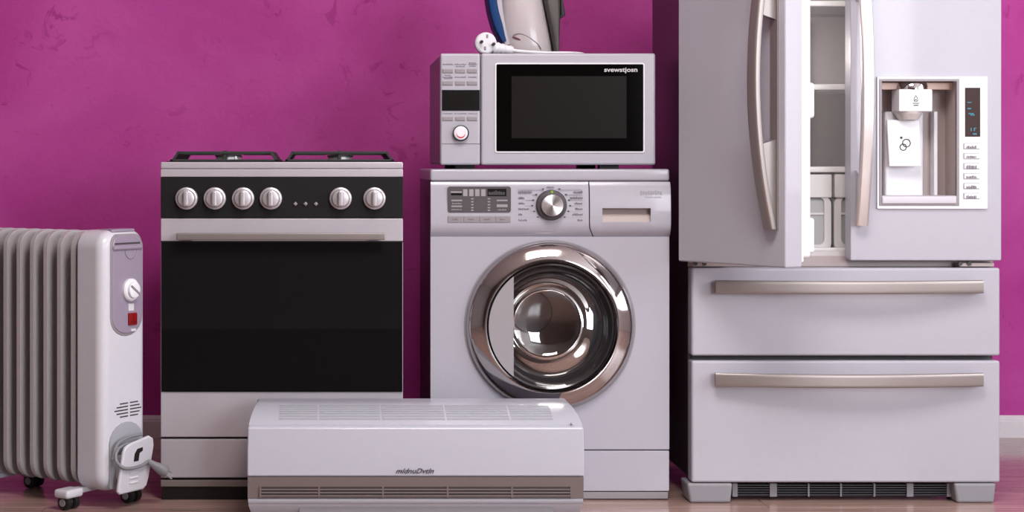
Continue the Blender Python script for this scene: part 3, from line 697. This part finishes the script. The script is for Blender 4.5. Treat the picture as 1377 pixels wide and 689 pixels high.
rc = part('dispenser_recess', bm, 'warmgrey', rd, label='warm grey dispenser recess')
part('recess_lintel', pbox(bm_new(), 1184, 1285, 111, 120.5, D+.03, D+.05, .002), 'peach', rc, label='peach coloured strip')
part('recess_column', pbox(bm_new(), 1190, 1242, 150, 268, D+.06, DR, .006, 3), 'bright', rc)
part('recess_ridge', pbox(bm_new(), 1256, 1261, 150, 268, D+.055, DR, .002), 'bright', rc)
bm = bm_new(); hcx = px(1232, D); zc = pz(120, D)
lathe(bm, [(0, 0), (.039, 0), (.0385, .010), (.034, .019), (.024, .0235), (0, .0240)], (hcx, D+.032, zc-.001), 36, 'Z')
part('dispenser_cap', bm, 'chrome', rc, label='domed chrome cap')
nz = part('dispenser_head', pbox(bm_new(), 1209, 1254, 120, 150, D-.006, D+.055, .003), 'bright', rc, label='white nozzle block with water symbol')
part('funnel', lathe(bm_new(), [(.036, 0), (.034, -.006), (.024, -.021), (.022, -.022), (0, -.022)], (px(1226.5, D), D+.03, pz(149.5, D)), 40, 'Z'), 'clear', rc, 14)
pdl = bm_new()
pts = [(1196, 161), (1240, 161), (1241, 224), (1198, 224)]
prism(pdl, pts, lambda x, y: (px(x, D+.014), D+.034-(y-161)*.00012, pz(y, D+.014)), lambda x, y: (px(x, D+.014), D+.042-(y-161)*.00012, pz(y, D+.014)))
pl = part('paddle', pdl, 'bright', rc, label='white push paddle with ice symbol'); bevel_mod(pl, .002, 2)
# symbols
fy_ = D-.0062
bm = bm_new()
drop = [(1231.6, 128.3), (1229.6, 132.0), (1228.9, 134.4), (1229.8, 136.3), (1231.6, 137.0), (1233.4, 136.3), (1234.3, 134.4), (1233.6, 132.0)]
tube(bm, [P(x, y, fy_) for x, y in drop], .0009, 6, True)
dashes(bm, [(1230.2, 1233, 133.8, 135), (1227.5, 1236, 138.5, 139.5), (1228.5, 1235, 141, 142.3)], fy_)
part('water_symbol', bm, 'printd', nz)
bm = bm_new()
def hexa(cx, cy, r, dpt):
    tube(bm, [P(cx+r*math.cos(math.radians(a)), cy+r*math.sin(math.radians(a)), dpt) for a in range(0, 360, 30)], .0014, 6, True)
pf = lambda y: D+.034-(y-161)*.00012-.0004
hexa(1219, 192.5, 5.3, pf(192)); hexa(1214.6, 198, 4.3, pf(198)); hexa(1212, 185.3, 1.1, pf(185))
part('ice_symbol', bm, 'printd', pl)
tr = part('drip_tray', box(bm_new(), h0+.004, h1-.004, D-.012, DR, h2+.003, pz(263, D), .004, 3), 'silver', rc, label='metal drip tray')
sc = part('dispenser_screen', pbox(bm_new(), 1298, 1318.4, 118, 184, D-.0085, D-.003, .001), 'screenb', dp, label='dark brown screen with teal digits')
part('screen_digits', dashes(bm_new(), [(1301, 1306.5, 137.2, 138.4), (1301, 1306, 145.3, 147), (1302.5, 1309.5, 152.2, 153.6), (1305, 1311, 154, 155.4), (1305.3, 1306.6, 172, 176.5), (1309.6, 1313, 172, 173), (1309.6, 1311, 173, 176.5), (1308.5, 1313.5, 179.3, 181.4)], D-.0087, .0004), 'teal', sc)
for k, yy in enumerate((196.6, 210, 223.5, 237, 250.3, 263.7)):
    b_ = part('dispenser_button', pbox(bm_new(), 1295.8, 1317.5, yy-4.2, yy+4.2, D-.009, D-.004, .0015), 'acgrille', dp, label='slim grey touch button')
    part('button_plate', pbox(bm_new(), 1297.2, 1318, yy-3.3, yy+3.3, D-.0096, D-.006, .001), 'bright', b_)
    part('button_mark', dashes(bm_new(), scribble(1299.5, 1313.5, yy+1, (4, 3.4, 5, 4, 4.4, 4.4)[k], 90+k), D-.0098, .0003), 'print', b_)
# hinge brackets
for hx0, sgn in ((1283, 1), (927, -1)):
    hb = part('hinge_bracket', box(bm_new(), px(hx0, DC), px(hx0+46, DC), D+.012, DC+.01, zf0-.001, zd-.006, .001), 'warmgrey', fr)
    for q in (8, 20): part('hinge_screw', lathe(bm_new(), [(0, -.004), (.0055, -.004), (.006, 0), (0, 0)], P(hx0+q, 354.5, D+.013), 14), 'greyd', hb)
# freezer drawers
for y0, y1, ha, hb_ in ((360.5, 478.8, 377, 395), (485.3, 649.5, 502, 520.5)):
    dw = part('freezer_drawer', pbox(bm_new(), 930, 1345, y0, y1, D, DC-.004, .006, 4), 'satin', fr)
    zc_ = pz((ha+hb_)/2, D-.03); hh = (pz(ha, D)-pz(hb_, D))/2*.98
    bar = bow((px(961.5, D-.018), D-.022, zc_), (px(1321, D-.018), D-.022, zc_), (0, -1, 0), .036, 24)
    hl = part('drawer_handle', sweep(bm_new(), bar, (0, 0, 1), (0, 1, 0), hh, .006, .5), 'alu', dw, 50, label='bowed brushed steel drawer handle')
    for mx_ in (966, 1316): part('handle_mount', box(bm_new(), px(mx_-4, D-.01), px(mx_+4, D-.01), D-.02, D+.002, zc_-hh*.8, zc_+hh*.8, .002), 'silver', hl)
part('drawer_gap', box(bm_new(), X0+.01, X1-.008, DC-.006, DC+.01, .08, zf0-.004), 'greyd', fr)
# feet and grille
for fx0, fx1 in ((924, 985.5), (1283, 1340)):
    pts = [(fx0, 650.4), (fx1, 650.4), (fx1-3, 677), (fx0+4, 677)]
    df = D
    fb = part('foot', prism(bm_new(), pts, lambda x, y: (px(x, df), df, max(0, pz(y, df))), lambda x, y: (px(x, df), df+.09, max(0, pz(y, df)))), 'grey', fr, label='wide grey foot cover'); bevel_mod(fb, .006, 3)
dg = D+.035
part('grille_back', pbox(bm_new(), 984, 1284, 650, 668, dg+.02, dg+.03), 'rubber', fr)
for k in range(5): part('grille_slat', pbox(bm_new(), 986, 1280, 652.2+k*3.2, 653.7+k*3.2, dg+.001, dg+.018), 'greyd', fr, 0)
for gx, gw in ((988.5, 7), (1040, 9.5), (1087.5, 2.4), (1131, 2.4), (1176, 2.4), (1224, 9), (1278, 9)):
    part('grille_post', pbox(bm_new(), gx-gw/2, gx+gw/2, 650.5, 668.5, dg-.003, dg+.02, .0006), 'grey', fr)

# ------------------------------------------------------------------ air conditioner
D = 4.22; DB = 4.43
AX0, AX1 = px(333, D), px(785, D)
ORG = Vector(((AX0+AX1)/2, (D+DB)/2, 0))
ac = thing('air_conditioner', ORG, 'white split air conditioner unit with taupe louvre strip lying on the floor', 'air conditioner')
def ainset(z):
    i = 0
    if z > .2: i += .024*(1-math.sqrt(max(0, 1-((z-.2)/.0685)**2)))
    if z < .045: i += .012*((.045-z)/.045)
    return i
def acprism(prof, e0=0, e1=0):
    return prism(bm_new(), prof, lambda y, z: (AX0+ainset(z)+e0, y, z), lambda y, z: (AX1-ainset(z)-e1, y, z))
zt = .2675
back = [(DB, .0), (DB, zt-.004), (DB-.004, zt)]
slope = [(4.375, zt), (4.345, zt-.003), (4.31, zt-.009), (4.275, zt-.018), (4.25, zt-.027), (4.235, .2335)]
zfp = pz(574.5, D)
front = [(D+.008, .231), (D+.008, .04), (D+.022, .018), (D+.05, .0)]
ab = part('housing', acprism(back+slope+front), 'acw', ac, 30)
za1, za0 = pz(575, D), pz(641, D)
fpn = [(D+.012, za1), (D+.003, za1), (D, za1-.004)]+[(D-.001, .17)]+[(D+.0005, za0), (D+.012, za0)]
fp = part('front_panel', acprism(fpn, -.001, -.001), 'acw', ac, 30); bevel_mod(fp, .003, 3)
tm = text_mesh('mldnuDvtln', .0165, 'printd', width=px(584, D)-px(532.5, D), shear=.45, bold=.0001)
inst('lettering', tm, P(558, 634, D-.0012)-ORG, fp)
part('status_light', lathe(bm_new(), [(0, .004), (.0035, .004), (.0035, -.002), (0, -.003)], P(768.5, 571, D+.006), 3), 'hub', ac)
zl1, zl0 = pz(642, D), pz(671, D)
lb = part('louvre_band', acprism([(D+.02, zl1), (D+.0015, zl1), (D+.004, zl0), (D+.02, zl0)]), 'band', ac, label='taupe louvre band')
for k in range(3):
    y = 656.6+k*4.3
    part('louvre_slot', box(bm_new(), px(350, D), px(768, D), D+.0008, D+.006, pz(y+1.2, D), pz(y-1.2, D)), 'bandd', lb)
    part('louvre_slat', box(bm_new(), px(350, D), px(768, D), D-.001, D+.006, pz(y+3.1, D), pz(y+1.3, D), .0004, 1), 'band', lb)
for dx in (350, 429, 515, 602, 688.5, 768): part('louvre_divider', box(bm_new(), px(dx-1.2, D), px(dx+1.2, D), D-.0014, D+.006, pz(669.5, D), pz(654.5, D)), 'band', lb)
part('lower_lip', acprism([(D+.02, pz(671.5, D)), (D+.001, pz(672, D)), (D+.002, pz(676, D)), (D+.010, pz(681, D)), (D+.03, pz(683, D))], .001, .001), 'acw', ac, 40)
part('under_flap', box(bm_new(), px(402, D), px(745, D), D+.012, D+.03, .012, pz(682, D), .002), 'grey', ac)
# intake grilles along the sloping top
def sl_pt(t):  # along slope, t 0 (front) .. 1 (back)
    a, b = Vector((0, 4.252, zt-.0255)), Vector((0, 4.335, zt-.004)); return a.lerp(b, t)
def sl_curve(t):
    y = 4.247+(4.338-4.247)*t
    pts = slope[::-1]
    for (ya, z_a), (yb, z_b) in zip(pts, pts[1:]):
        if ya <= y <= yb: return y, z_a+(z_b-z_a)*(y-ya)/(yb-ya)
    return y, zt
for x0, x1 in ((376, 427), (430, 510.5), (513.5, 596.5), (599.5, 682), (685, 740)):
    XA, XB = px(x0, 4.3), px(x1, 4.3)
    n_ = 7; bmg = bm_new()
    for k in range(n_):
        ya, z_a = sl_curve(k/n_); yb, z_b = sl_curve((k+.62)/n_)
        prism(bmg, [(ya, z_a-.001), (yb, z_b-.001), (yb, z_b+.0012), (ya, z_a+.0012)], lambda y, z: (XA, y, z), lambda y, z: (XB, y, z))
    part('intake_grille', bmg, 'acgrille', ac, 0, label='pale grey intake grille')

# ------------------------------------------------------------------ oil radiator (local: x along the row of fins towards the controls, y depth, z up)
ORG = Vector((0, 0, 0))
ra_ = thing('oil_radiator', (-.548, 4.36, 0), 'white oil filled radiator on castors with ribbed fins and lilac control panel', 'radiator', -math.radians(35))
zb0, zt0 = .05, .684; BW = .155
# one fin: raised rounded rim, thinner pressed web
out = rrect(0, BW, zb0, zt0, .045, 7); mid = rrect(.009, BW-.009, zb0+.009, zt0-.009, .038, 7); inn = rrect(.014, BW-.014, zb0+.085, zt0-.07, .012, 7)
fm = bm_new()
def ringv(pts, x): return [fm.verts.new((x, y, z)) for y, z in pts]
hx_ = .0105
L_ = [ringv(inn, -.0025), ringv(inn, -.0045), ringv(mid, -.0075), ringv(mid, -.0075), ringv(out, -hx_+.002), ringv(rrect(-.002, BW+.002, zb0-.002, zt0+.002, .047, 7), 0),
      ringv(out, hx_-.002), ringv(mid, .0075), ringv(mid, .0075), ringv(inn, .0045), ringv(inn, .0025)]
del_ = [L_[0], L_[2], L_[4], L_[6], L_[7], L_[10]]
for a, b in zip(del_, del_[1:]):
    n = len(a)
    for k in range(n): fm.faces.new((a[k], a[(k+1) % n], b[(k+1) % n], b[k]))
fm.faces.new(del_[0]); fm.faces.new(del_[-1][::-1])
for vset in (L_[1], L_[3], L_[5], L_[8], L_[9]):
    for v in vset: fm.verts.remove(v)
bmesh.ops.bevel(fm, geom=[e for e in fm.edges if all(v in set(del_[2]) | set(del_[3]) for v in e.verts) and (e.verts[0] in del_[2]) == (e.verts[1] in del_[2])], offset=.002, segments=2, affect='EDGES')
fme = mesh_from(fm, 'fin', 'rad', 40)
SP = .047; NF = 11
for k in range(NF): inst('fin', fme, (-.104-k*SP, 0, 0), ra_)
for z, r in ((zt0-.045, .028), (zb0+.055, .028)): part('oil_tube', lathe(bm_new(), [(0, -.09-NF*SP), (r, -.09-NF*SP), (r, -.05), (0, -.05)], (0, BW/2, z), 20, 'X'), 'rad', ra_)
# control end cap
def cap(x0, x1, y0, y1, z0, z1, r, rx):
    bm = bm_new(); rings = []
    for x, s in ((x0, 0), (x1-rx, 0), (x1-rx*.5, rx*.13), (x1-rx*.13, rx*.5), (x1, rx)):
        rings.append([bm.verts.new((x, y, z)) for y, z in rrect(y0+s, y1-s, z0+s, z1-s, max(r-s, .004), 8)])
    for a, b in zip(rings, rings[1:]):
        n = len(a)
        for k in range(n): bm.faces.new((a[k], a[(k+1) % n], b[(k+1) % n], b[k]))
    bm.faces.new(rings[0][::-1]); bm.faces.new(rings[-1]); return bm
CF = 0.0
cpz = part('control_cap', cap(-.082, CF, -.006, BW+.006, .042, zt0+.004, .045, .026), 'radcap', ra_, 40, label='smooth white end cover')
# lilac panel with rounded lower end, wrapping over the top edge
y0, y1 = .026, BW-.012; zl = pz(449, 4.43); zu = zt0-.012
def ushape(y0, y1, zl, zu, n=10, rt=.03):
    r = (y1-y0)/2; pts = []
    for cy, a0 in ((y1-rt, 0), (y0+rt, 90)):
        for k in range(7): a = math.radians(a0+90*k/6); pts.append((cy+rt*math.cos(a), zu-rt+rt*math.sin(a)))
    for k in range(n+1):
        a = math.pi+math.pi*k/n; pts.append(((y0+y1)/2+r*math.cos(a), zl+r*.8+r*.8*math.sin(a)))
    return pts
y0, y1 = .026, BW-.018; zu = zt0-.010
sur = part('panel_surround', prism(bm_new(), ushape(y0-.005, y1+.005, zl-.006, zu+.004), lambda y, z: (CF-.014, y, z), lambda y, z: (CF+.002, y, z)), 'hub', cpz); bevel_mod(sur, .003, 3)
pn = part('control_panel', prism(bm_new(), ushape(y0, y1, zl, zu), lambda y, z: (CF-.012, y, z), lambda y, z: (CF+.0045, y, z)), 'lilac', cpz, label='lilac grey control panel'); bevel_mod(pn, .003, 3)
part('top_trim', box(bm_new(), -.052, CF-.008, y0+.012, y1-.012, zt0-.002, zt0+.0065, .004, 3), 'lilac', cpz, label='lilac strip over the top')
cgp = part('carry_grip', box(bm_new(), CF-.01, CF+.010, y0+.001, y1-.001, zu-.036, zu-.024, .005, 3), 'lilac', pn, label='lilac carrying grip')
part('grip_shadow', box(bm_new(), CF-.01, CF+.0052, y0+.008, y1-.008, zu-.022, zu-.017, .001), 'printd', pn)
tube_pts = [(CF+.0055, (y0+y1)/2+.012+.022*math.cos(math.radians(a)), zu-.036+.022*math.sin(math.radians(a))) for a in range(-180, 1, 15)]
part('grip_line', tube(bm_new(), tube_pts, .0011, 6), 'hub', pn)
ky = .090; kz = pz(390, 4.43)
kn = part('thermostat_knob', lathe(bm_new(), [(0, 0), (.0285, 0), (.0285, .007), (.025, .011), (.021, .0115), (.020, .018), (.017, .020), (0, .020)], (CF+.004, ky, kz), 36, 'X'), 'bright', pn, label='white thermostat knob')
bm = box(bm_new(), CF+.022, CF+.0262, -.019, .019, -.0028, .0028, .001)
bmesh.ops.rotate(bm, verts=bm.verts, cent=(0, 0, 0), matrix=Matrix.Rotation(math.radians(-35), 3, 'X')); bmesh.ops.translate(bm, verts=bm.verts, vec=(0, ky, kz))
part('knob_pointer', bm, 'hub', kn)
sz = pz(429.5, 4.43)
sw = part('rocker_switch', box(bm_new(), CF, CF+.010, ky-.007, ky+.024, sz-.0155, sz+.0155, .003), 'switch', pn, label='red rocker switch')
bm = box(bm_new(), CF+.006, CF+.0105, ky-.002, ky+.005, sz-.010, sz-.004); box(bm, CF+.006, CF+.0105, ky+.011, ky+.018, sz-.010, sz-.004); box(bm, CF+.006, CF+.0105, ky+.007, ky+.0095, sz-.014, sz+.014)
part('switch_mark', bm, 'redd', sw)
bm = box(bm_new(), CF, CF+.006, ky-.006, ky+.014, pz(413, 4.43)-.010, pz(413, 4.43)+.008); box(bm, CF, CF+.006, ky+.004, ky+.022, pz(444.5, 4.43)-.003, pz(444.5, 4.43)+.003)
part('panel_lettering', bm, 'printw', pn)
# vent slits
vz = pz(551, 4.43)
for col, (c0, wid) in enumerate(((.088, (.030, .042, .050, .042, .030)), (.096, (.030, .036, .042, .036, .030)))):
    for k in range(5):
        z = vz+(2-k)*.0075*1.08
        a, b = (c0-wid[k], c0) if col == 0 else (c0, c0+wid[k])
        part('vent_slit', box(bm_new(), CF-.004, CF+.0006, a, b, z-.0016, z+.0016), 'printd', cpz)
# cord store
arch = ushape(.018, BW-.014, .05, .21, 10, .004); arch = [(y, .26-z) for y, z in arch]
part('cord_recess_shade', prism(bm_new(), arch, lambda y, z: (CF-.004, y, z), lambda y, z: (CF+.0035, y, z)), 'acgrille', cpz, label='shaded arch behind the cord flap')  # flat grey plate, its colour stands in for shade in the recess
zfl0, zfl1 = pz(661, 4.40), pz(596, 4.40)
fpts = [(.016, zfl0), (.008, zfl0+.006), (.010, zfl0+.02), (.028, zfl1-.018), (.036, zfl1-.006), (.050, zfl1), (.124, zfl1+.012), (.140, zfl1+.004), (.142, zfl1-.014), (.122, zfl0+.026), (.114, zfl0+.008), (.098, zfl0+.001)]
fpa = part('cord_flap', prism(bm_new(), fpts, lambda y, z: (CF+.030, y, z), lambda y, z: (CF+.040, y, z)), 'radcap', cpz, label='white cord wrap flap'); bevel_mod(fpa, .004, 3)
part('flap_stem', box(bm_new(), CF, CF+.032, .04, .11, zfl0+.03, zfl1-.03, .004), 'radcap', fpa)
part('flap_notch', prism(bm_new(), [(.064, zfl1-.045), (.068, zfl1-.026), (.078, zfl1-.015), (.098, zfl1-.013), (.098, zfl1-.022), (.086, zfl1-.026), (.082, zfl1-.045)], lambda y, z: (CF+.036, y, z), lambda y, z: (CF+.0407, y, z)), 'rubber', fpa, label='dark notch')
for k in range(3): part('flap_rib', box(bm_new(), CF+.038, CF+.0425, .048, .080, zfl0+.022+k*.012, zfl0+.026+k*.012, .001), 'bright', fpa)
cord = smoothpath([(CF+.024, .115, zfl1-.005), (CF+.022, .06, zfl1-.002), (CF+.022, .026, zfl1-.012), (CF+.028, .012, zfl1-.035), (CF+.044, .018, zfl1-.052), (CF+.048, .045, zfl1-.058), (CF+.049, .085, zfl1-.056), (CF+.049, .112, zfl1-.048)], 7)
pcd = part('cord', tube(bm_new(), cord, .0042, 8), 'cable', ra_, label='grey power cord')
part('cord_loop', tube(bm_new(), smoothpath([(CF+.018, .12, zfl1+.014), (CF+.016, .07, zfl1+.012), (CF+.016, .03, zfl1-.001), (CF+.018, .012, zfl1-.036)], 7), .0042, 8), 'cable', pcd)
e0 = Vector((CF+.049, .108, zfl1-.049)); dr_ = Vector((.50, .45, -.42)).normalized()
pp = [e0+dr_*t for t in (0, .010, .018, .026, .036, .044, .052, .056)]
part('plug', tube(bm_new(), pp, [.006, .0085, .009, .0115, .0140, .0150, .0150, .0125], 16), 'cable', pcd, label='grey mains plug')
for s in (-1, 1):
    q = pp[-1]+Vector((0, 0, 1))*.008*s
    part('pin', tube(bm_new(), [q-dr_*.006, q+dr_*.014], .0022, 8), 'hub', pcd)
# castors
def castor(x, y, s):
    br = part('castor_bracket', box(bm_new(), x-.024, x+.024, y-.03, y+.03, .030, .052, .008, 3), 'radcap', ra_, label='white castor bracket')
    part('castor_fork', lathe(bm_new(), [(0, 0), (.009, 0), (.009, .02), (0, .02)], (x, y, .022), 14, 'Z'), 'rubber', br)
    for q in (-.013, .013):
        wl = part('castor_wheel', lathe(bm_new(), [(0, -.009), (.014, -.009), (.0185, -.007), (.019, 0), (.0185, .007), (.014, .009), (0, .009)], (x, y+q, .019), 24, 'Y'), 'rubber', ra_, label='black castor wheel')
        part('wheel_hub', lathe(bm_new(), [(0, -.011), (.009, -.011), (.010, -.008), (.010, .008), (.009, .011), (0, .011)], (x, y+q, .019), 18, 'Y'), 'hub', wl)
for x in (-.085, -.40): part('axle_bar', box(bm_new(), x-.012, x+.012, -.035, BW+.02, .036, .05, .003), 'radcap', ra_)
for x, y in ((-.085, -.035), (-.022, .125), (-.40, -.035), (-.37, .135)): castor(x, y, 1)

# area-weighted normals keep large faces flat beside their rounded edges
for o in S.objects:
    if o.type == 'MESH' and o.name.split('.')[0] != 'plank':
        wn = o.modifiers.new('weighted_normals', 'WEIGHTED_NORMAL'); wn.keep_sharp = True; wn.weight = 80
